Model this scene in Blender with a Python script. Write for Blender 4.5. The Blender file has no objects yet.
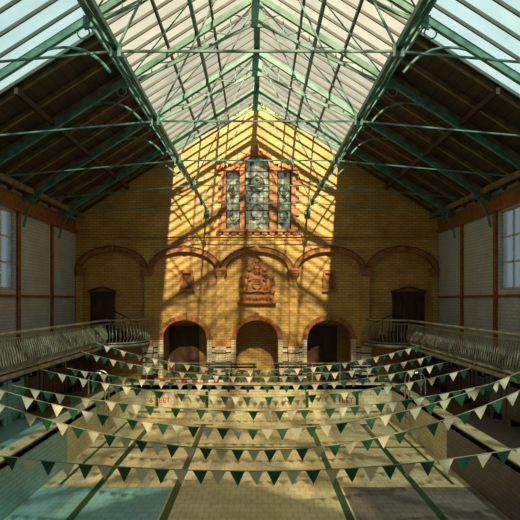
import bpy, bmesh, math, random
from mathutils import Vector, Matrix
random.seed(4)
S=bpy.context.scene
try:
    S.view_settings.view_transform='Standard'
except Exception: pass
D=26.0; P=0.05; CZ=3.9
def WX(px): return (px-257)*P
def WZ(py): return CZ+(300-py)*P
def lin(c):
    r=[]
    for v in c:
        v/=255.0
        r.append(v/12.92 if v<=.04045 else ((v+.055)/1.055)**2.4)
    return (r[0],r[1],r[2],1)

# ---------------------------------------------------------------- materials
def mat(name,c,rough=.6,metal=0,var=.25,scale=3.0,bump=0.0,c2=None):
    m=bpy.data.materials.new(name); m.use_nodes=True
    nt=m.node_tree; b=nt.nodes['Principled BSDF']
    b.inputs['Roughness'].default_value=rough; b.inputs['Metallic'].default_value=metal
    tc=nt.nodes.new('ShaderNodeTexCoord'); n=nt.nodes.new('ShaderNodeTexNoise')
    n.inputs['Scale'].default_value=scale; n.inputs['Detail'].default_value=5
    nt.links.new(tc.outputs['Object'],n.inputs['Vector'])
    mx=nt.nodes.new('ShaderNodeMix'); mx.data_type='RGBA'
    l=lin(c); d=lin(c2) if c2 else tuple(x*(1-var) for x in l[:3])+(1,)
    mx.inputs[6].default_value=l; mx.inputs[7].default_value=d
    rp=nt.nodes.new('ShaderNodeValToRGB'); rp.color_ramp.elements[0].position=.35; rp.color_ramp.elements[1].position=.65
    nt.links.new(n.outputs['Fac'],rp.inputs['Fac']); nt.links.new(rp.outputs['Color'],mx.inputs[0])
    nt.links.new(mx.outputs[2],b.inputs['Base Color'])
    if bump:
        bp=nt.nodes.new('ShaderNodeBump'); bp.inputs['Strength'].default_value=bump; bp.inputs['Distance'].default_value=.02
        nt.links.new(n.outputs['Fac'],bp.inputs['Height']); nt.links.new(bp.outputs[0],b.inputs['Normal'])
    return m
def brick(name,c1,c2,mortar,bw=.36,bh=.13,rough=.45,floor=False,msize=.012,stain=.45,cy=None):
    m=bpy.data.materials.new(name); m.use_nodes=True
    nt=m.node_tree; L=nt.links; b=nt.nodes['Principled BSDF']; b.inputs['Roughness'].default_value=rough
    tc=nt.nodes.new('ShaderNodeTexCoord'); sp=nt.nodes.new('ShaderNodeSeparateXYZ'); L.new(tc.outputs['Object'],sp.inputs[0])
    cb=nt.nodes.new('ShaderNodeCombineXYZ')
    if floor:
        L.new(sp.outputs[0],cb.inputs[0]); L.new(sp.outputs[1],cb.inputs[1])
    else:
        ad=nt.nodes.new('ShaderNodeMath'); ad.operation='ADD'; L.new(sp.outputs[0],ad.inputs[0]); L.new(sp.outputs[1],ad.inputs[1])
        L.new(ad.outputs[0],cb.inputs[0]); L.new(sp.outputs[2],cb.inputs[1])
    t=nt.nodes.new('ShaderNodeTexBrick'); t.inputs['Scale'].default_value=1
    t.inputs['Brick Width'].default_value=bw; t.inputs['Row Height'].default_value=bh
    t.inputs['Mortar Size'].default_value=msize; t.inputs['Mortar Smooth'].default_value=.3
    t.inputs['Color1'].default_value=lin(c1); t.inputs['Color2'].default_value=lin(c2); t.inputs['Mortar'].default_value=lin(mortar)
    L.new(cb.outputs[0],t.inputs['Vector'])
    n=nt.nodes.new('ShaderNodeTexNoise'); n.inputs['Scale'].default_value=.9; n.inputs['Detail'].default_value=8; n.inputs['Roughness'].default_value=.65
    L.new(tc.outputs['Object'],n.inputs['Vector'])
    rp=nt.nodes.new('ShaderNodeValToRGB'); rp.color_ramp.elements[0].position=.3; rp.color_ramp.elements[1].position=.68
    v=1-stain; rp.color_ramp.elements[0].color=(v,v*.93,v*.82,1); rp.color_ramp.elements[1].color=(1,1,1,1)
    L.new(n.outputs['Fac'],rp.inputs['Fac'])
    mx=nt.nodes.new('ShaderNodeMix'); mx.data_type='RGBA'; mx.blend_type='MULTIPLY'; mx.inputs[0].default_value=1
    L.new(t.outputs['Color'],mx.inputs[6]); L.new(rp.outputs['Color'],mx.inputs[7])
    L.new(mx.outputs[2],b.inputs['Base Color'])
    bp=nt.nodes.new('ShaderNodeBump'); bp.inputs['Strength'].default_value=.25; bp.inputs['Distance'].default_value=.01; bp.invert=True
    L.new(t.outputs['Fac'],bp.inputs['Height']); L.new(bp.outputs[0],b.inputs['Normal'])
    return m
def glassmat(name,tcol,dcol,f0,f1):
    m=bpy.data.materials.new(name); m.use_nodes=True; nt=m.node_tree; L=nt.links
    nt.nodes.clear(); out=nt.nodes.new('ShaderNodeOutputMaterial')
    tr=nt.nodes.new('ShaderNodeBsdfTransparent'); tr.inputs[0].default_value=lin(tcol)
    tl=nt.nodes.new('ShaderNodeBsdfTranslucent'); tl.inputs[0].default_value=lin(dcol)
    mx=nt.nodes.new('ShaderNodeMixShader')
    tc=nt.nodes.new('ShaderNodeTexCoord'); n=nt.nodes.new('ShaderNodeTexNoise'); n.inputs['Scale'].default_value=1.3; n.inputs['Detail'].default_value=6
    L.new(tc.outputs['Object'],n.inputs['Vector'])
    mr=nt.nodes.new('ShaderNodeMapRange'); mr.inputs[1].default_value=.3; mr.inputs[2].default_value=.7; mr.inputs[3].default_value=f0; mr.inputs[4].default_value=f1
    L.new(n.outputs['Fac'],mr.inputs[0]); L.new(mr.outputs[0],mx.inputs[0])
    L.new(tr.outputs[0],mx.inputs[1]); L.new(tl.outputs[0],mx.inputs[2]); L.new(mx.outputs[0],out.inputs[0])
    return m

M_wall=brick('yellow_glazed_brick',(232,190,110),(216,172,92),(160,126,74),stain=.38)
M_wall2=brick('yellow_glazed_brick_recess',(228,186,106),(212,168,90),(156,122,70),stain=.38)
M_cream=brick('cream_glazed_brick',(240,230,204),(226,214,180),(130,115,90),stain=.2)
M_terra=mat('terracotta',(186,122,66),.5,c2=(140,84,44),scale=5,bump=.4)
M_terra_d=mat('terracotta_dark',(146,92,50),.55,c2=(104,64,34),scale=6,bump=.3)
M_green=mat('green_painted_steel',(98,154,138),.45,scale=4,c2=(64,114,104))
M_iron=mat('painted_iron_pale',(170,166,142),.45,c2=(118,114,96))
M_board=brick('roof_boards',(72,58,42),(56,44,32),(26,20,16),bw=4,bh=.18,floor=False,stain=.4,rough=.7)
M_rafter=mat('roof_rafter_timber',(146,122,86),.6,c2=(100,84,56))
M_bar=mat('glazing_bar_grey',(84,88,84),.5)
M_deck=brick('deck_tiles',(140,130,102),(118,108,84),(72,66,50),bw=.3,bh=.3,floor=True,rough=.35)
M_pool=brick('pool_white_tiles',(238,228,188),(226,214,172),(190,178,138),bw=.3,bh=.15,rough=.35,stain=.3)
M_poolf=brick('pool_floor_tiles',(236,224,180),(224,210,166),(190,178,136),bw=.3,bh=.3,floor=True,rough=.4,stain=.35)
M_line=mat('green_tile_line',(34,80,52),.35)
M_teal=brick('teal_glazed_tiles',(150,204,206),(136,192,196),(110,160,164),rough=.4,stain=.15)
M_tealf=brick('teal_floor_tiles',(140,196,200),(128,184,190),(104,154,160),floor=True,bw=.3,bh=.3,rough=.4,stain=.15)
M_dgrey=brick('dark_glazed_tiles',(120,110,106),(106,96,92),(80,72,68),rough=.5,stain=.2)
M_dgreyf=brick('dark_floor_tiles',(126,122,120),(112,108,106),(84,80,78),rough=.5,stain=.2,floor=True,bw=.3,bh=.3)
M_blue=brick('pale_blue_painted_brick',(196,208,214),(184,198,206),(150,164,170),stain=.2)
M_dark=mat('dark_wood',(60,42,30),.5)
M_door=mat('door_wood',(84,52,32),.5,c2=(58,36,22))
M_black=mat('black_painted_wood',(26,24,22),.5)
M_band=mat('glazed_band_brown',(74,36,26),.3)
M_red=mat('red_plastic',(178,48,34),.4); M_white=mat('white_plastic',(225,222,205),.4)
M_pg=mat('pennant_green',(24,88,60),.6,var=.2); M_pw=mat('pennant_white',(226,218,188),.6,var=.12)
M_chrome=mat('chrome_rail',(190,188,175),.2,metal=.9,var=.1)
M_lead=mat('lead_came',(38,40,34),.6)
M_string=mat('string_cord',(170,165,140),.7)
M_sky=glassmat('skylight_glass_clear',(208,210,202),(166,168,160),.08,.38)
M_sky2=glassmat('skylight_glass_sun_dimming',(204,207,199),(158,161,155),.42,.68)  # added diffusion so the sun fades on the lower wall and pool
M_sky3=glassmat('skylight_glass_fill',(168,192,204),(124,154,170),.6,.8)
M_winfill=glassmat('fill_window_glass',(190,202,208),(172,188,196),.2,.5)

# ---------------------------------------------------------------- geometry helpers
def link(o,parent=None):
    S.collection.objects.link(o)
    if parent: o.parent=parent
    return o
def empty(name,loc=(0,0,0)):
    e=bpy.data.objects.new(name,None); e.empty_display_size=.2; link(e); return e
def fin(bm,name,mats,parent=None,smooth=False):
    bmesh.ops.recalc_face_normals(bm,faces=bm.faces[:])
    me=bpy.data.meshes.new(name); bm.to_mesh(me); bm.free()
    if not isinstance(mats,(list,tuple)): mats=[mats]
    for m in mats: me.materials.append(m)
    if smooth:
        for p in me.polygons: p.use_smooth=True
    return link(bpy.data.objects.new(name,me),parent)
def box(bm,x0,x1,y0,y1,z0,z1,mi=0):
    v=[bm.verts.new(p) for p in [(x0,y0,z0),(x1,y0,z0),(x1,y1,z0),(x0,y1,z0),(x0,y0,z1),(x1,y0,z1),(x1,y1,z1),(x0,y1,z1)]]
    for f in [(0,3,2,1),(4,5,6,7),(0,1,5,4),(1,2,6,5),(2,3,7,6),(3,0,4,7)]:
        bm.faces.new([v[i] for i in f]).material_index=mi
def bar(bm,p,q,w,h=None,mi=0,up=(0,0,1)):
    p=Vector(p);q=Vector(q); h=h or w; d=(q-p)
    if d.length<1e-5: return
    d.normalize(); u=Vector(up)
    if abs(d.dot(u))>.99: u=Vector((0,1,0))
    s=d.cross(u).normalized(); u=s.cross(d).normalized()
    vs=[]
    for c in (p,q):
        for a,b in((-1,-1),(1,-1),(1,1),(-1,1)): vs.append(bm.verts.new(c+s*a*w/2+u*b*h/2))
    for f in [(0,1,2,3),(7,6,5,4),(0,4,5,1),(1,5,6,2),(2,6,7,3),(3,7,4,0)]:
        bm.faces.new([vs[i] for i in f]).material_index=mi
def tube(bm,pts,r,n=8,mi=0):
    pts=[Vector(p) for p in pts]; rings=[]
    for i,p in enumerate(pts):
        d=(pts[min(i+1,len(pts)-1)]-pts[max(i-1,0)]).normalized()
        u=Vector((0,0,1)) if abs(d.z)<.9 else Vector((0,1,0))
        s=d.cross(u).normalized(); u=s.cross(d)
        rr=r[i] if isinstance(r,(list,tuple)) else r
        rings.append([bm.verts.new(p+(s*math.cos(2*math.pi*k/n)+u*math.sin(2*math.pi*k/n))*rr) for k in range(n)])
    for a,b in zip(rings,rings[1:]):
        for k in range(n): bm.faces.new([a[k],a[(k+1)%n],b[(k+1)%n],b[k]]).material_index=mi
    bm.faces.new(rings[0]).material_index=mi; bm.faces.new(rings[-1][::-1]).material_index=mi
def ell(bm,c,r,mi=0,seg=12):
    m=Matrix.Translation(c)@Matrix.Diagonal((r[0],r[1],r[2],1))
    res=bmesh.ops.create_uvsphere(bm,u_segments=seg,v_segments=max(6,seg*2//3),radius=1,matrix=m)
    for v in res['verts']:
        for f in v.link_faces: f.material_index=mi
def poly2d(name,loops,y0,y1,m,parent=None,horizontal=False):
    """filled outline with holes, extruded; loops in (x,z) (or (x,y) if horizontal, y0/y1 then are z)"""
    cu=bpy.data.curves.new(name,'CURVE'); cu.dimensions='2D'; cu.fill_mode='BOTH'; cu.extrude=abs(y1-y0)/2
    for lp in loops:
        sp=cu.splines.new('POLY'); sp.points.add(len(lp)-1)
        for i,(a,b) in enumerate(lp): sp.points[i].co=(a,b,0,1)
        sp.use_cyclic_u=True
    o=bpy.data.objects.new(name,cu); S.collection.objects.link(o)
    dg=bpy.context.evaluated_depsgraph_get(); me=bpy.data.meshes.new_from_object(o.evaluated_get(dg))
    bpy.data.objects.remove(o); c=(y0+y1)/2
    for v in me.vertices:
        x,y,z=v.co
        v.co=(x,y,c+z) if horizontal else (x,c+z,y)
    bm=bmesh.new(); bm.from_mesh(me); bmesh.ops.remove_doubles(bm,verts=bm.verts[:],dist=1e-4); bmesh.ops.recalc_face_normals(bm,faces=bm.faces[:]); bm.to_mesh(me); bm.free()
    me.name=name; me.materials.clear(); me.materials.append(m)
    return link(bpy.data.objects.new(name,me),parent)
def arch(cx,hw,z0,zs,za,n=20):
    pts=[(cx-hw,z0),(cx+hw,z0)]
    for i in range(n+1):
        a=math.pi*i/n; pts.append((cx+hw*math.cos(a),zs+(za-zs)*math.sin(a)))
    return pts
def ring_vous(bm,cx,hw,zs,za,t,y0,y1,n=17,tk=None,gap=.03):
    """arch ring made of separate voussoirs"""
    tk=tk or t
    for i in range(n):
        a0=math.pi*(i+gap)/n; a1=math.pi*(i+1-gap)/n
        tt=t*(1.0 if i!=n//2 else 1.6)
        pr=0 if i!=n//2 else .06
        q=[]
        for a,k in((a0,0),(a1,0),(a1,1),(a0,1)):
            q.append((cx+(hw+k*tk*1.0)*math.cos(a),zs+(za-zs+k*tt)*math.sin(a)))
        f=[bm.verts.new((x,y0-pr,z)) for x,z in q]; b=[bm.verts.new((x,y1,z)) for x,z in q]
        bm.faces.new(f); bm.faces.new(b[::-1])
        for k in range(4): bm.faces.new([f[k],f[(k+1)%4],b[(k+1)%4],b[k]])

RZ=WZ(103); SL=.64; HX=9.0
def roofz(x): return RZ-SL*abs(x)
BAYS=[-7.2,-3.6,0,3.6,7.2]

# ================================================================ END WALL
wall=empty('wall_north')
gable=[(-HX-.3,0),(HX+.3,0),(HX+.3,roofz(HX+.3)),(0,RZ),(-HX-.3,roofz(HX+.3))]
zs=WZ(271); za=WZ(252)
winholes=[arch(0,.62,WZ(230),WZ(169),WZ(157)),
          [(WX(226),WZ(230)),(WX(240),WZ(230)),(WX(240),WZ(172)),(WX(226),WZ(172))],
          [(WX(277),WZ(230)),(WX(291),WZ(230)),(WX(291),WZ(172)),(WX(277),WZ(172))]]
doors=[(0,1.05,WZ(337),WZ(320)),(-3.6,1.1,WZ(337),WZ(320)),(3.6,1.1,WZ(337),WZ(320))]
front=[gable]+[arch(b,1.6,.02,zs,za) for b in BAYS]+winholes
poly2d('front_brickwork',front,25.8,26.0,M_wall,wall)
back=[gable]+[arch(c,hw,.01,a,b) for c,hw,a,b in doors]+winholes
poly2d('recessed_brickwork',back,26.0,26.35,M_wall2,wall)
bm=bmesh.new()
for b in BAYS:
    ring_vous(bm,b,1.58,zs,za,.2,25.74,26.0,n=25,tk=.2)
for c,hw,a,b in doors:
    ring_vous(bm,c,hw-.03,a,b,.24,25.9,26.3,n=17)
fin(bm,'arch_voussoirs',M_terra,wall)
bm=bmesh.new()
for b in BAYS:
    pts=[(b+1.81*math.cos(math.pi*i/24),25.74,zs+(za-zs+.26)*math.sin(math.pi*i/24)) for i in range(25)]
    tube(bm,pts,.035,6)
fin(bm,'hood_mouldings',M_terra_d,wall)
bm=bmesh.new()
box(bm,-9,9,25.72,25.8,WZ(237.6),WZ(236.2)); box(bm,-9,9,25.76,25.8,WZ(240.4),WZ(239.6))
fin(bm,'string_course',M_wall,wall)
bm=bmesh.new(); bc=bmesh.new(); bl=bmesh.new(); bb=bmesh.new()
for x in(-9+.2,-5.4,-1.8,1.8,5.4,9-.2):
    box(bm,x-.17,x+.17,25.7,25.8,WZ(343),zs-.15)
    box(bc,x-.26,x+.26,25.62,25.8,zs-.12,zs+.0)
    box(bc,x-.32,x+.32,25.56,25.8,zs+.0,zs+.12)
    box(bc,x-.22,x+.22,25.66,25.8,zs-.28,zs-.12)
    box(bc,x-.22,x+.22,25.66,25.8,WZ(343),WZ(340))
    box(bl,x-.24,x+.24,25.66,25.8,0,WZ(350)); box(bl,x-.27,x+.27,25.62,25.8,WZ(350),WZ(346))
    box(bc,x-.25,x+.25,25.64,25.8,WZ(346),WZ(343))
    box(bb,x-.3,x+.3,25.58,25.8,0,.22)
    for z in(WZ(352),WZ(361)): box(bb,x-.25,x+.25,25.65,25.8,z-.06,z)
fin(bm,'pilasters',M_wall,wall); fin(bc,'capitals',M_terra,wall); fin(bl,'glazed_piers',M_cream,wall)
bm=bmesh.new()
def pier(x0,x1):   # cream glazed dado in the recess between arches
    box(bm,x0,x1,25.96,26.02,0,WZ(347))
    for z in(WZ(347),WZ(352),WZ(361)): box(bb,x0,x1,25.95,26.0,z-.06,z)
    box(bb,x0,x1,25.93,26.0,0,.22)
for b in(-3.6,0,3.6):
    hw=1.05 if b==0 else 1.1
    pier(b-1.6,b-hw-.24); pier(b+hw+.24,b+1.6)
fin(bb,'glazed_brown_bands',M_band,wall)
for c,hw,a,b in doors:
    for s in(-1,1):
        x=c+s*(hw+.12); box(bm,x-.11,x+.11,25.95,26.2,0,a-.1)
fin(bm,'door_jambs_and_dado',M_cream,wall)
bm=bmesh.new()
for c,hw,a,b in doors:
    for s in(-1,1):
        x=c+s*(hw+.12); box(bm,x-.15,x+.15,25.9,26.2,a-.1,a+.02)
fin(bm,'door_imposts',M_terra,wall)
cor=empty('corridor')
bm=bmesh.new(); box(bm,-6,6,28.0,28.2,0,3.6); box(bm,-6,6,26.35,28.1,3.5,3.7); box(bm,-6.2,-6,26.35,28.2,0,3.6); box(bm,6,6.2,26.35,28.2,0,3.6)
box(bm,-2,-1.8,26.35,28.0,0,3.5); box(bm,1.8,2,26.35,28.0,0,3.5)
fin(bm,'corridor_walls',M_wall2,cor)
bm=bmesh.new(); box(bm,-6.2,6.2,26.0,28.2,-.2,0); fin(bm,'corridor_floor',M_deck,cor)
bm=bmesh.new()
for c in(-3.9,3.5):
    box(bm,c-.8,c+.8,27.9,28.0,0,2.5)
    for s in(-1,1):
        for z in(.2,1.25): box(bm,c+s*.4-.3,c+s*.4+.3,27.86,27.9,z,z+.8)
fin(bm,'corridor_doors',M_door,cor)

# window surround (quoins)
win=empty('window_1'); bm=bmesh.new()
def quoin(x0,x1,z0,z1,side):
    n=9; h=(z1-z0)/n
    for i in range(n):
        e=.16 if i%2==0 else 0
        a,b=(x0-e,x1) if side<0 else (x0,x1+e)
        if side==0: a,b=x0,x1
        box(bm,a,b,25.68,25.86,z0+i*h+.01,z0+(i+1)*h-.01)
zb=WZ(230)
quoin(WX(221.5),WX(226),zb,WZ(169),-1); quoin(WX(291),WX(295.5),zb,WZ(169),1)
quoin(WX(240),WX(244.6),zb,WZ(166),0); quoin(WX(269.4),WX(277),zb,WZ(166),0)
box(bm,WX(240),WX(244.6),25.86,26.3,zb,WZ(166));box(bm,WX(269.4),WX(277),25.86,26.3,zb,WZ(166))
for s in(-1,1):
    a,b=sorted((s*.66,s*2.0)); box(bm,a,b,25.64,25.85,WZ(172),WZ(169))
    for k in range(7):
        x=s*(.8+.19*k); box(bm,x-.075,x+.075,25.66,25.85,WZ(169),WZ(165.5) if k%2 else WZ(167))
ring_vous(bm,0,.6,WZ(169),WZ(157),.25,25.62,25.86,n=13,tk=.25)
box(bm,-2.0,2.0,25.6,25.85,WZ(232.5),zb); 
for k in range(11):
    x=-1.9+.38*k; box(bm,x-.13,x+.13,25.66,25.85,WZ(235.5),WZ(232.5))
ell(bm,(0,25.7,WZ(149)),(.12,.1,.2))
fin(bm,'terracotta_surround',M_terra,win)
def stained(name,base,acc):
    m=bpy.data.materials.new(name); m.use_nodes=True; nt=m.node_tree; L=nt.links; b=nt.nodes['Principled BSDF']
    tc=nt.nodes.new('ShaderNodeTexCoord'); sp=nt.nodes.new('ShaderNodeSeparateXYZ'); cb=nt.nodes.new('ShaderNodeCombineXYZ')
    L.new(tc.outputs['Object'],sp.inputs[0]); L.new(sp.outputs[0],cb.inputs[0]); L.new(sp.outputs[2],cb.inputs[1])
    v=nt.nodes.new('ShaderNodeTexVoronoi'); v.inputs['Scale'].default_value=5.5; L.new(cb.outputs[0],v.inputs['Vector'])
    rp=nt.nodes.new('ShaderNodeValToRGB'); cr=rp.color_ramp; cr.interpolation='CONSTANT'
    cr.elements[0].color=lin(base); cr.elements[1].position=.74; cr.elements[1].color=lin(acc)
    e=cr.elements.new(.4); e.color=lin(tuple(int(x*.9) for x in base)); e=cr.elements.new(.87); e.color=lin((190,180,140))
    s2=nt.nodes.new('ShaderNodeSeparateColor'); L.new(v.outputs['Color'],s2.inputs[0]); L.new(s2.outputs[0],rp.inputs['Fac'])
    L.new(rp.outputs[0],b.inputs['Base Color']); b.inputs['Roughness'].default_value=.25
    tl=nt.nodes.new('ShaderNodeBsdfTranslucent'); L.new(rp.outputs[0],tl.inputs[0]); mx=nt.nodes.new('ShaderNodeMixShader'); mx.inputs[0].default_value=.75
    L.new(b.outputs[0],mx.inputs[1]); L.new(tl.outputs[0],mx.inputs[2]); L.new(mx.outputs[0],nt.nodes['Material Output'].inputs[0])
    return m
M_st=stained('stained_glass',(232,234,222),(112,150,118))
for i,h in enumerate(winholes): poly2d('stained_pane_%d'%(i+1),[h],26.1,26.12,M_st,win)
bm=bmesh.new()
for (x0,x1,z1) in((-.62,.62,WZ(158)),(WX(226),WX(240),WZ(172)),(WX(277),WX(291),WZ(172))):
    for x in(x0+.03,x1-.03): bar(bm,(x,26.08,zb),(x,26.08,z1-(.45 if x0==-.62 else 0)),.06)
    n=4 if x0==-.62 else 2
    for k in range(1,n): x=x0+(x1-x0)*k/n; bar(bm,(x,26.08,zb),(x,26.08,z1-.02),.02)
    nn=9
    for k in range(nn+1):
        z=zb+(WZ(171)-zb)*k/nn; bar(bm,(x0,26.08,z),(x1,26.08,z),.02 if k%3 else .045)
for cx,cz,r in((0,WZ(184),.36),(0,WZ(212),.3),(WX(233),WZ(190),.22),(WX(284),WZ(190),.22),(WX(233),WZ(215),.2),(WX(284),WZ(215),.2)):
    tube(bm,[(cx+r*math.cos(a*math.pi/8),26.07,cz+r*1.25*math.sin(a*math.pi/8)) for a in range(17)],.02,6)
fin(bm,'lead_cames',M_lead,win)
bm=bmesh.new()
for cx,cz,w in((0,WZ(184),.24),(WX(233),WZ(191),.09),(WX(284),WZ(191),.09)):
    ell(bm,(cx,26.09,cz+.2),(w*.4,.02,.1)); ell(bm,(cx,26.09,cz-.05),(w,.02,.24)); ell(bm,(cx,26.09,cz-.28),(w*1.2,.02,.12))
fin(bm,'glass_figures',mat('stained_glass_dark',(52,70,58),.3),win)

# blind niche windows
for x in(-3.5,3.6):
    nw=empty('blind_window'); bm=bmesh.new()
    z0,z1=WZ(290),WZ(271)
    box(bm,x-.3,x+.3,25.84,26.0,z1-.12,z1+.04); box(bm,x-.36,x+.36,25.82,26.0,z0-.08,z0+.04)
    for s in(-1,1):
        for k in range(5):
            h=(z1-z0-.16)/5; e=.05 if k%2 else 0
            a,b=sorted((x+s*.2,x+s*(.3+e))); box(bm,a,b,25.86,26.0,z0+.04+k*h,z0+.03+(k+1)*h)
    fin(bm,'surround',M_terra,nw)
    bm=bmesh.new(); box(bm,x-.2,x+.2,25.96,26.0,z0,z1); fin(bm,'panel',M_terra_d,nw)

# coat of arms
ca=empty('coat_of_arms_plaque')
out=[(-.9,.0),(.9,.0),(.9,.18),(.82,.22),(.82,.6),(.92,.7),(.92,1.25),(.8,1.4),(.62,1.45),(.6,1.75),(.5,1.95),(.3,2.0),(.22,2.25),(0,2.4)]
out=out+[(-x,z) for x,z in reversed(out[:-1]) ][:-1]
bz=WZ(304)
poly2d('backing_slab',[[(x,z+bz) for x,z in out]],25.84,26.0,M_terra,ca)
bm=bmesh.new()
box(bm,-.95,.95,25.76,25.9,bz,bz+.12); box(bm,-.88,.88,25.8,25.9,bz+.5,bz+.58)
for k in range(9): box(bm,-.75+k*.17,-.63+k*.17,25.8,25.86,bz+.2,bz+.42)
def rel(*p):
    ell(bm,(p[0],25.8,bz+p[1]),(p[2],.09,p[3]),seg=10)
for s in(-1,1):
    rel(s*.55,1.0,.14,.3); rel(s*.48,1.38,.11,.12); rel(s*.62,.72,.1,.14); rel(s*.42,.72,.07,.16)
    bar(bm,(s*.5,25.76,bz+1.15),(s*.26,25.76,bz+1.25),.07); tube(bm,[(s*.68,25.79,bz+.85),(s*.82,25.79,bz+1.0),(s*.76,25.79,bz+1.25),(s*.84,25.79,bz+1.35)],.035,6)
    rel(s*.38,1.72,.14,.12)
rel(0,1.58,.17,.16); rel(0,1.8,.2,.08)
for k in(-1,0,1): rel(k*.12,1.95,.05,.09)
rel(0,2.12,.12,.12)
tube(bm,[(-.7,25.78,bz+.66),(-.35,25.76,bz+.6),(0,25.75,bz+.66),(.35,25.76,bz+.6),(.7,25.78,bz+.66)],.06,6)
fin(bm,'supporters_and_helm',M_terra,ca,True)
poly2d('shield',[[(x,z+bz) for x,z in [(-.27,1.42),(.27,1.42),(.28,1.05),(.2,.85),(0,.7),(-.2,.85),(-.28,1.05)]]],25.72,25.86,M_terra,ca)
bm=bmesh.new()
for k in range(3): bar(bm,(-.24,25.71,bz+1.0+k*.12),(.2,25.71,bz+.9+k*.12+.08),.04)
fin(bm,'shield_bands',M_terra_d,ca)

# ================================================================ SIDE + REAR WALLS
ez=roofz(HX)
for s,nm in((-1,'wall_west'),(1,'wall_east')):
    w=empty(nm); bm=bmesh.new()
    wy=[4.2+3.2*k for k in range(5)]
    def sb(y0,y1,z0,z1,x0=HX,x1=HX+.3):
        a,b=sorted((s*x0,s*x1)); box(bm,a,b,y0,y1,z0,z1)
    ys=-4.2
    for y in wy:
        sb(ys,y,4.3,7.2); ys=y+2.3
    sb(ys,26,4.3,7.2); sb(-4.2,26,1.9,4.3); sb(-4.2,26,7.2,ez)
    fin(bm,'upper_wall',M_blue,w)
    bm=bmesh.new(); sb(-4.2,26,0,1.9); fin(bm,'lower_wall',M_teal if s<0 else M_dgrey,w)
    bm=bmesh.new(); 
    for y in [.35+3.2*k for k in range(8)]: sb(y-.12,y+.12,1.9,7.2,HX-.08,HX)
    sb(-4.2,25.7,7.2,7.35,HX-.15,HX); sb(-4.2,25.7,4.0,4.1,HX-.06,HX)
    sb(-4.2,25.7,7.35,ez-.15,HX-.05,HX)
    fin(bm,'cornice_and_pilasters',M_terra_d,w)
    for i,y in enumerate(wy):
        g=empty('window_%d'%(2+i+(5 if s>0 else 0))); bm=bmesh.new()  # added side windows, admit sky fill to galleries and pool
        sb(y,y+2.3,4.3,7.2,HX+.18,HX+.2); fin(bm,'pane',M_winfill,g)
        bm=bmesh.new()
        for k in range(4): sb(y+k*.74,y+k*.74+.07,4.3,7.2,HX+.12,HX+.18)
        for k in range(4): sb(y,y+2.3,4.3+k*.94,4.37+k*.94,HX+.12,HX+.18)
        fin(bm,'frame',M_white,g)
sw=poly2d('wall_south',[[(-HX-.3,-1.6),(HX+.3,-1.6),(HX+.3,roofz(HX+.3)),(0,RZ),(-HX-.3,roofz(HX+.3))]],-4.5,-4.2,M_wall)

# ================================================================ ROOF
roof=empty('ceiling'); GX=4.15
def slope_panel(bm,s,x0,x1,y0,y1,t=.08,off=0,mi=0):
    vs=[]
    for zz in(off,off+t):
        for x,y in((x0,y0),(x1,y0),(x1,y1),(x0,y1)): vs.append(bm.verts.new((s*x,y,roofz(x)+zz)))
    for f in [(0,3,2,1),(4,5,6,7),(0,1,5,4),(1,2,6,5),(2,3,7,6),(3,0,4,7)]: bm.faces.new([vs[i] for i in f]).material_index=mi
bm=bmesh.new()
NY=13.8
for s in(-1,1):
    slope_panel(bm,s,GX,HX+.6,NY,26.4,.1); slope_panel(bm,s,8.0,HX+.6,-4.5,NY,.1)
fin(bm,'roof_boarding',M_board,roof)
bm=bmesh.new()
y=-4
while y<25.9:
    for s in(-1,1):
        x0=GX if y>NY else 8.0
        bar(bm,(s*x0,y,roofz(x0)-.07),(s*HX,y,roofz(HX)-.07),.09,.16)
    y+=1.2
for s in(-1,1):
    for x in(8.6,): bar(bm,(s*x,-4.2,roofz(x)-.2),(s*x,25.8,roofz(x)-.2),.12,.2)
    bar(bm,(s*GX,-4.2,roofz(GX)-.05),(s*GX,25.8,roofz(GX)-.05),.16,.22)
fin(bm,'rafters',M_rafter,roof)
bm=bmesh.new()
for s in(-1,1): bar(bm,(s*6.4,NY,roofz(6.4)-.2),(s*6.4,25.8,roofz(6.4)-.2),.1,.18)
fin(bm,'purlins',M_board,roof)
sk=empty('skylight')
for nm,m,a,b in(('glass_clear',M_sky,17.5,26.3),('glass_sun_dimming',M_sky2,-4.4,17.5)):
    bm=bmesh.new()
    for s in(-1,1):
        v=[bm.verts.new((s*x,y,roofz(x)+.05)) for x,y in((0,a),(GX,a),(GX,b),(0,b))]; bm.faces.new(v)
    fin(bm,nm,m,sk)
bm=bmesh.new()
for s in(-1,1):
    v=[bm.verts.new((s*x,y,roofz(x)+.05)) for x,y in((GX,-4.4),(8,-4.4),(8,NY),(GX,NY))]; bm.faces.new(v)
fin(bm,'glass_fill',M_sky3,sk)  # added lower glazing, brightens the near roof and hall sides
bm=bmesh.new(); y=-4.2
while y<26:
    for s in(-1,1): bar(bm,(0,y,RZ),(s*(GX if y>NY else 8),y,roofz(GX if y>NY else 8)),.05,.08)
    y+=.62
for s in(-1,1):
    for x in(1.4,2.8): bar(bm,(s*x,-4.2,roofz(x)-.06),(s*x,25.8,roofz(x)-.06),.07,.12)
fin(bm,'glazing_bars',M_bar,sk)
bm=bmesh.new(); bar(bm,(0,-4.2,RZ-.05),(0,25.8,RZ-.05),.22,.3)
for s in(-1,1):
    for x in(1.9,): bar(bm,(s*x,-4.2,roofz(x)-.2),(s*x,25.8,roofz(x)-.2),.1,.14)
fin(bm,'ridge_beam',M_green,sk)

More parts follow.
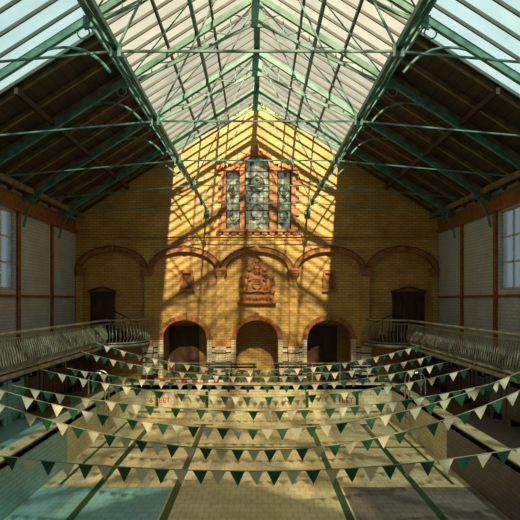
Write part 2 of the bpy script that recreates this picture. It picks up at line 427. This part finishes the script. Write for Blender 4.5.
NX,NZ=2.5,WZ(212)
for d in(23.6,20.0,16.4,12.8,9.2,5.6,2.0,-1.6):
    bm=bmesh.new(); 
    for s in(-1,1):
        def R(x,o=-.28): return (s*x,d,roofz(x)+o)
        N=(s*NX,d,NZ)
        bar(bm,R(0),R(HX-.05),.12,.18)
        bar(bm,R(HX-.05,-.3),N,.035,.035)
        bar(bm,N,R(GX),.06); bar(bm,N,R(.1,-.5),.035)
        a=R(0,-1.1); b=R(GX+.1,-.45)
        bar(bm,a,b,.06,.08)
        for k in range(5):
            x0=GX*k/5; x1=GX*(k+1)/5
            l=lambda x:(s*x,d,roofz(x)-1.1+.65*x/GX)
            bar(bm,l(x0),R(x1),.03); bar(bm,R(x1),l(x1),.03)
        # curved knee bracket with scroll ring at the skylight springing
        A=Vector(R(GX+1.1,-.35)); B=Vector((s*(GX-.55),d,roofz(GX)-1.6)); C=Vector((s*(GX+.05),d,roofz(GX)-.75))
        tube(bm,[A*(1-t)**2+C*2*t*(1-t)+B*t*t for t in [i/8 for i in range(9)]],.035,5)
        cc=(s*(GX+.12),roofz(GX)-.62)
        tube(bm,[(cc[0]+.15*math.cos(t),d,cc[1]+.15*math.sin(t)) for t in [k*math.pi/6 for k in range(13)]],.022,5)
        box(bm,s*NX-.1,s*NX+.1,d-.03,d+.03,NZ-.1,NZ+.13)
        box(bm,s*GX-.12,s*GX+.12,d-.04,d+.04,roofz(GX)-.5,roofz(GX)-.2)
        A=Vector((s*(HX-.03),d,roofz(HX)-1.3)); B=Vector(R(HX-1.1,-.35)); C=Vector((s*(HX-.15),d,roofz(HX)-.3))
        tube(bm,[A*(1-t)**2+C*2*t*(1-t)+B*t*t for t in [i/8 for i in range(9)]],.04,5)
    bar(bm,(-NX,d,NZ),(NX,d,NZ),.04)
    box(bm,-.18,.18,d-.04,d+.04,RZ-1.25,RZ-.2)
    fin(bm,'roof_truss',M_green)
for s in(-1,1):
    bm=bmesh.new()
    bar(bm,(s*NX,-4.1,NZ+.1),(s*NX,25.8,NZ+.1),.085,.11); bar(bm,(s*(NX+.42),-4.1,NZ+.62),(s*(NX+.42),17.5,NZ+.62),.07,.09)
    y=-4.0;k=0
    while y<17.0:
        a=(s*NX,y,NZ+.1);b=(s*(NX+.42),y+.6,NZ+.62);c=(s*NX,y+1.2,NZ+.1); bar(bm,a,b,.035); bar(bm,b,c,.035); y+=1.2
    box(bm,s*NX-.14,s*NX+.14,25.55,25.8,NZ-.18,NZ+.05)
    fin(bm,'roof_girder',M_green)
bm=bmesh.new(); ds=[23.6,20.0,16.4,12.8,9.2,5.6,2.0]
for s in(-1,1):
    for a,b in zip(ds,ds[1:]):
        bar(bm,(s*NX,a,NZ+.1),(s*GX,b,roofz(GX)-.4),.03)
        bar(bm,(s*GX,a,roofz(GX)-.35),(0,b,RZ-.4),.03)
fin(bm,'wind_bracing',M_green)

# ================================================================ FLOOR + POOL
def rrect(x0,x1,y0,y1,r,n=6):
    pts=[]
    for cx,cy,a0 in((x1-r,y1-r,0),(x0+r,y1-r,90),(x0+r,y0+r,180),(x1-r,y0+r,270)):
        for i in range(n+1):
            a=math.radians(a0+90*i/n); pts.append((cx+r*math.cos(a),cy+r*math.sin(a)))
    return pts
PX=6.2; PY0,PY1=-2.5,23.9; PD=-1.5
hole=rrect(-PX,PX,PY0,PY1,.7)
poly2d('floor',[[(-HX-.3,-4.5),(HX+.3,-4.5),(HX+.3,26),(-HX-.3,26)],hole],-.2,0,M_deck,None,True)
for s,m in((-1,M_tealf),(1,M_dgreyf)):
    bm=bmesh.new(); a,b=sorted((s*6.56,s*8.9)); box(bm,a,b,-4,17,.0,.012); fin(bm,'floor_tile_border',m)
pool=empty('swimming_pool')
def inset(r0,d): return rrect(-PX+d,PX-d,PY0+d,PY1-d,.7-d if d<.6 else .1)
poly2d('coping',[rrect(-PX-.35,PX+.35,PY0-.35,PY1+.35,.9),inset(0,.06)],.0,.06,M_pool,pool,True)
bm=bmesh.new()
hole2=[]
for i in range(len(hole)):
    a=hole[i];b=hole[(i+1)%len(hole)]
    hole2.append(a)
    if abs(a[1]-b[1])>10: hole2.append((a[0],17.0))
for (z0,z1,mi) in((-.06,.0,0),(-.22,-.06,1),(PD,-.22,0)):
    n=len(hole2)
    for i in range(n):
        a=hole2[i];b=hole2[(i+1)%n]
        m_=mi
        if max(a[1],b[1])<17.1: m_=mi if mi==1 else (2 if (a[0]+b[0])<0 else 3)
        f=bm.faces.new([bm.verts.new((a[0],a[1],z0)),bm.verts.new((b[0],b[1],z0)),bm.verts.new((b[0],b[1],z1)),bm.verts.new((a[0],a[1],z1))]); f.material_index=m_
fin(bm,'pool_walls',[M_pool,M_line,M_teal,M_dgrey],pool)
poly2d('pool_basin_floor',[hole],PD-.1,PD,M_poolf,pool,True)
for s,m in((-1,M_tealf),(1,M_dgreyf)):
    bm=bmesh.new(); a,b=sorted((s*2.45,s*6.18)); box(bm,a,b,-1.8,15.0,PD,PD+.004); fin(bm,'basin_shallow_tiles',m,pool)
bm=bmesh.new()
box(bm,-PX+.6,PX-.6,PY1-.18,PY1,-1.15,-1.05)
fin(bm,'resting_ledge',M_pool,pool)
bm=bmesh.new()
for x in(-4.6,-2.3,2.3,4.6):
    box(bm,x-.1,x+.1,0,22.6,PD,PD+.006); box(bm,x-.4,x+.4,22.4,22.6,PD,PD+.006)
    box(bm,x-.07,x+.07,PY1-.012,PY1-.002,-1.05,-.3)
box(bm,-PX+.05,PX-.05,19.0,19.14,PD,PD+.006)
for s in(-1,1): box(bm,s*5.75-.05,s*5.75+.05,15.2,23.0,PD,PD+.006)
fin(bm,'lane_lines',M_line,pool)
for x,t in((WX(160)*.92,'6 FEET'),(WX(343)*.92,'6 FEET')):
    cu=bpy.data.curves.new('depth_marking','FONT'); cu.body=t; cu.size=.34; cu.align_x='CENTER'; cu.extrude=.004; cu.materials.append(M_red)
    o=bpy.data.objects.new('depth_marking',cu); link(o); o.location=(x,PY1-.01,-.82); o.rotation_euler=(math.pi/2,0,0)

# ================================================================ GALLERIES
def gpath(s):
    pts=[(s*6.9,2+.15*k) for k in range(int((23.7-2)/.15)+1)]
    for i in range(1,17):
        a=math.pi/2*i/16; pts.append((s*(6.9-1.55*math.sin(a)),25.72-2.0*math.cos(a)))
    return pts
for s in(-1,1):
    g=empty('spectator_gallery'); p=gpath(s); zf=WZ(341)
    lp=p+[(s*HX,25.78),(s*HX,2)]
    poly2d('gallery_floor',[lp],zf-.16,zf,M_dark,g,True)
    bm=bmesh.new()
    tube(bm,[(x,y,zf+1.12) for x,y in p],.045,6); tube(bm,[(x,y,zf+.06) for x,y in p],.035,6); tube(bm,[(x,y,zf+.95) for x,y in p],.02,6)
    tube(bm,[(x,y,zf-.08) for x,y in p],.07,6)
    for i,(x,y) in enumerate(p):
        q=p[min(i+1,len(p)-1)]; r=p[max(i-1,0)]
        d=Vector((q[0]-r[0],q[1]-r[1],0)).normalized(); nrm=Vector((d.y,-d.x,0))
        if nrm.x*s>0: nrm=-nrm
        b=Vector((x,y,zf))
        bar(bm,b+Vector((0,0,.06)),b+nrm*.16+Vector((0,0,.3)),.022); bar(bm,b+nrm*.16+Vector((0,0,.3)),b+nrm*.1+Vector((0,0,.62)),.022); bar(bm,b+nrm*.1+Vector((0,0,.62)),b+Vector((0,0,.95)),.022)
        if i%2==0: tube(bm,[b+nrm*.12+d*(.06*math.cos(t))+Vector((0,0,.45+.1*math.sin(t))) for t in [k*math.pi/4 for k in range(9)]],.01,4)
    fin(bm,'ornamental_railing',M_iron,g)
    bm=bmesh.new()
    for y in [3+2.6*k for k in range(9)]:
        x=s*6.95; bar(bm,(s*HX,y,.75),(s*8.2,y,1.3),.1); bar(bm,(s*8.2,y,1.3),(x,y,zf-.2),.1); bar(bm,(s*HX,y,zf-.22),(x,y,zf-.22),.1)
    fin(bm,'cast_iron_brackets',M_green,g)
    # short stair from the door down on to the gallery
    bm=bmesh.new(); sx0=5.75 if s<0 else 5.7
    for k in range(4):
        a,b=sorted((s*(sx0+.35*k),s*(sx0+.35*(k+1)))); box(bm,a,b,25.1,25.72,zf,zf+.17*(k+1))
    bar(bm,(s*sx0,25.08,zf+.95),(s*(sx0+1.4),25.08,zf+1.65),.06)
    for k in range(5): bar(bm,(s*(sx0+.35*k),25.08,zf+.17*k),(s*(sx0+.35*k),25.08,zf+.95+.175*k),.03)
    fin(bm,'gallery_steps',M_door,g)
    dr=empty('door_1' if s<0 else 'door_2'); bm=bmesh.new()
    cx=(WX(103) if s<0 else WX(408)); hw=.5 if s<0 else .7; z0=zf; z1=WZ(294)
    box(bm,cx-hw-.1,cx-hw,25.9,25.99,z0,z1+.1); box(bm,cx+hw,cx+hw+.1,25.9,25.99,z0,z1+.1); box(bm,cx-hw-.15,cx+hw+.15,25.86,25.99,z1,z1+.14)
    bar(bm,(cx-hw-.2,25.85,z1+.12),(cx,25.85,z1+.36),.08); bar(bm,(cx+hw+.2,25.85,z1+.12),(cx,25.85,z1+.36),.08)
    box(bm,cx-hw,cx+hw,25.95,25.99,z0,z1)
    nn=2 if s<0 else 4
    for k in range(nn):
        w=2*hw/nn; x=cx-hw+w*k
        for (a,b) in((.15,.9),(1.0,z1-z0-.12)): box(bm,x+.06,x+w-.06,25.91,25.95,z0+a,z0+b)
    ell(bm,(cx+.05,25.88,z0+1),(.04,.04,.04))
    fin(bm,'panelled_door',M_door,dr)
    cb=empty('changing_cubicles'); M1=M_teal if s<0 else M_dgrey
    bm=bmesh.new()
    def sb2(x0,x1,y0,y1,z0,z1,mi=0):
        a,b=sorted((s*x0,s*x1)); box(bm,a,b,y0,y1,z0,z1,mi)
    y=3.0
    while y<24.0:
        near=y<16.5; mi=0 if near else 1
        sb2(7.8,HX-.02,y,y+.05,0,1.5,mi); sb2(7.74,7.84,y-.03,y+.07,0,1.6,mi)
        sb2(7.78,7.82,y+.3,y+.95,.25,1.25,mi); 
        for k in range(5): sb2(7.755,7.78,y+.33+k*.12,y+.42+k*.12,.3,1.2,mi)
        sb2(7.77,7.83,y+.07,y+.3,0,1.45,mi); sb2(7.77,7.83,y+.95,y+1.17,0,1.45,mi); sb2(7.76,7.84,y,y+1.2,1.48,1.56,2)
        y+=1.2
    fin(bm,'partitions_and_doors',[M1,M_dark,M_white],cb)

# ================================================================ DECK OBJECTS
for cx in(WX(232),WX(300),WX(350)):
    b=empty('poolside_bench'); bm=bmesh.new(); w=1.25
    for k in range(3): box(bm,cx-w,cx+w,24.9+k*.13,25.0+k*.13,.42,.46)
    for k in range(2): box(bm,cx-w,cx+w,25.3,25.34,.58+k*.16,.68+k*.16)
    for x in(cx-w+.15,cx,cx+w-.15):
        bar(bm,(x,24.93,0),(x,24.93,.43),.06); bar(bm,(x,25.28,0),(x,25.36,.86),.06); bar(bm,(x,24.93,.4),(x,25.3,.4),.05)
    fin(bm,'slatted_bench',M_black,b)
bm=bmesh.new(); x=WX(158);k=0
while x<WX(228):
    m=Matrix.Translation((x,24.15,.13))@Matrix.Rotation(math.pi/2,4,'Y')
    r=bmesh.ops.create_cone(bm,cap_ends=True,segments=10,radius1=.07,radius2=.07,depth=.11,matrix=m)
    for v in r['verts']:
        for f in v.link_faces: f.material_index=(k//2)%2
    x+=.125;k+=1
fin(bm,'lane_rope',[M_red,M_white])
bm=bmesh.new()
x=-5.2
while x<=5.3:
    bar(bm,(x,24.45,0),(x,24.45,.95),.04); x+=1.3
for z in(.5,.93): bar(bm,(-5.2,24.45,z),(5.2,24.45,z),.035)
fin(bm,'safety_railing',M_iron)
for s in(-1,1):
    for y in(20.8,):
        l=empty('pool_ladder'); bm=bmesh.new()
        for yy in(y,y+.55):
            pts=[(s*6.75,yy,.03),(s*6.75,yy,.7)]
            pts+=[(s*(6.42+.33*math.cos(a)),yy,.7+.3*math.sin(a)) for a in [math.pi*k/8 for k in range(1,8)]]
            pts+=[(s*6.09,yy,.7),(s*6.09,yy,-1.2)]
            tube(bm,pts,.035,8)
        for z in(-.3,-.6,-.9): bar(bm,(s*6.09,y,z),(s*6.09,y+.55,z),.1,.03)
        fin(bm,'handrails_and_treads',M_chrome,l)

# ================================================================ BUNTING
rows=[(21.5,370,338,342,.27),(20.0,377,352,356,.27),(18.6,386,371,366,.28),(16.4,397,379,378,.28),(14.4,411,398,396,.29),(12.4,429,411,404,.29),(11.0,450,429,424,.28),(9.4,471,464,461,.28)]
for d,yc,yl,yr,sz in rows:
    k=d/520; X=174*k
    zc=CZ-(yc-300)*k; zl=CZ-(yl-300)*k; zr=CZ-(yr-300)*k
    al=(zl-zc)/X**2; ar=(zr-zc)/X**2
    E=6.85
    def Z(x): return zc+(al if x<0 else ar)*x*x
    bm=bmesh.new()
    n=60; pts=[(-E+2*E*i/n,d,Z(-E+2*E*i/n)) for i in range(n+1)]
    tube(bm,pts,.012,5,2)
    x=-E+.2;i=0; step=sz*1.22
    while x<E-.3:
        w=sz; za_,zb_=Z(x),Z(x+w); a=random.uniform(-.05,.05)
        t=[(x,d-.005,za_),(x+w,d-.005,zb_),(x+w/2+random.uniform(-.02,.02),d+a,(za_+zb_)/2-sz*.95)]
        f=bm.faces.new([bm.verts.new(p) for p in t]); f.material_index=i%2
        x+=step*random.uniform(.96,1.04); i+=1
    for s in(-1,1): bar(bm,(s*E,d,Z(s*E)),(s*6.9,d,WZ(341)+.5),.02,mi=2)
    fin(bm,'pennant_bunting',[M_pg,M_pw,M_string])

# ================================================================ LIGHT + CAMERA
w=bpy.data.worlds.new('World'); S.world=w; w.use_nodes=True; nt=w.node_tree
bg=nt.nodes['Background']; bg.inputs[0].default_value=lin((216,219,216)); bg.inputs[1].default_value=.92
sun=bpy.data.lights.new('sun','SUN'); sun.energy=19; sun.angle=math.radians(1.2); sun.color=(1,.83,.56)
so=bpy.data.objects.new('sun',sun); link(so); dv=Vector((-.05,.80,-.60)); so.rotation_euler=dv.to_track_quat('-Z','Y').to_euler()
cam=bpy.data.cameras.new('camera'); cam.lens=36; cam.sensor_width=36; cam.shift_x=3/520; cam.shift_y=40/520; cam.clip_start=.1
co=bpy.data.objects.new('camera',cam); link(co); co.location=(0,0,CZ); co.rotation_euler=(math.pi/2,0,0)
S.camera=co
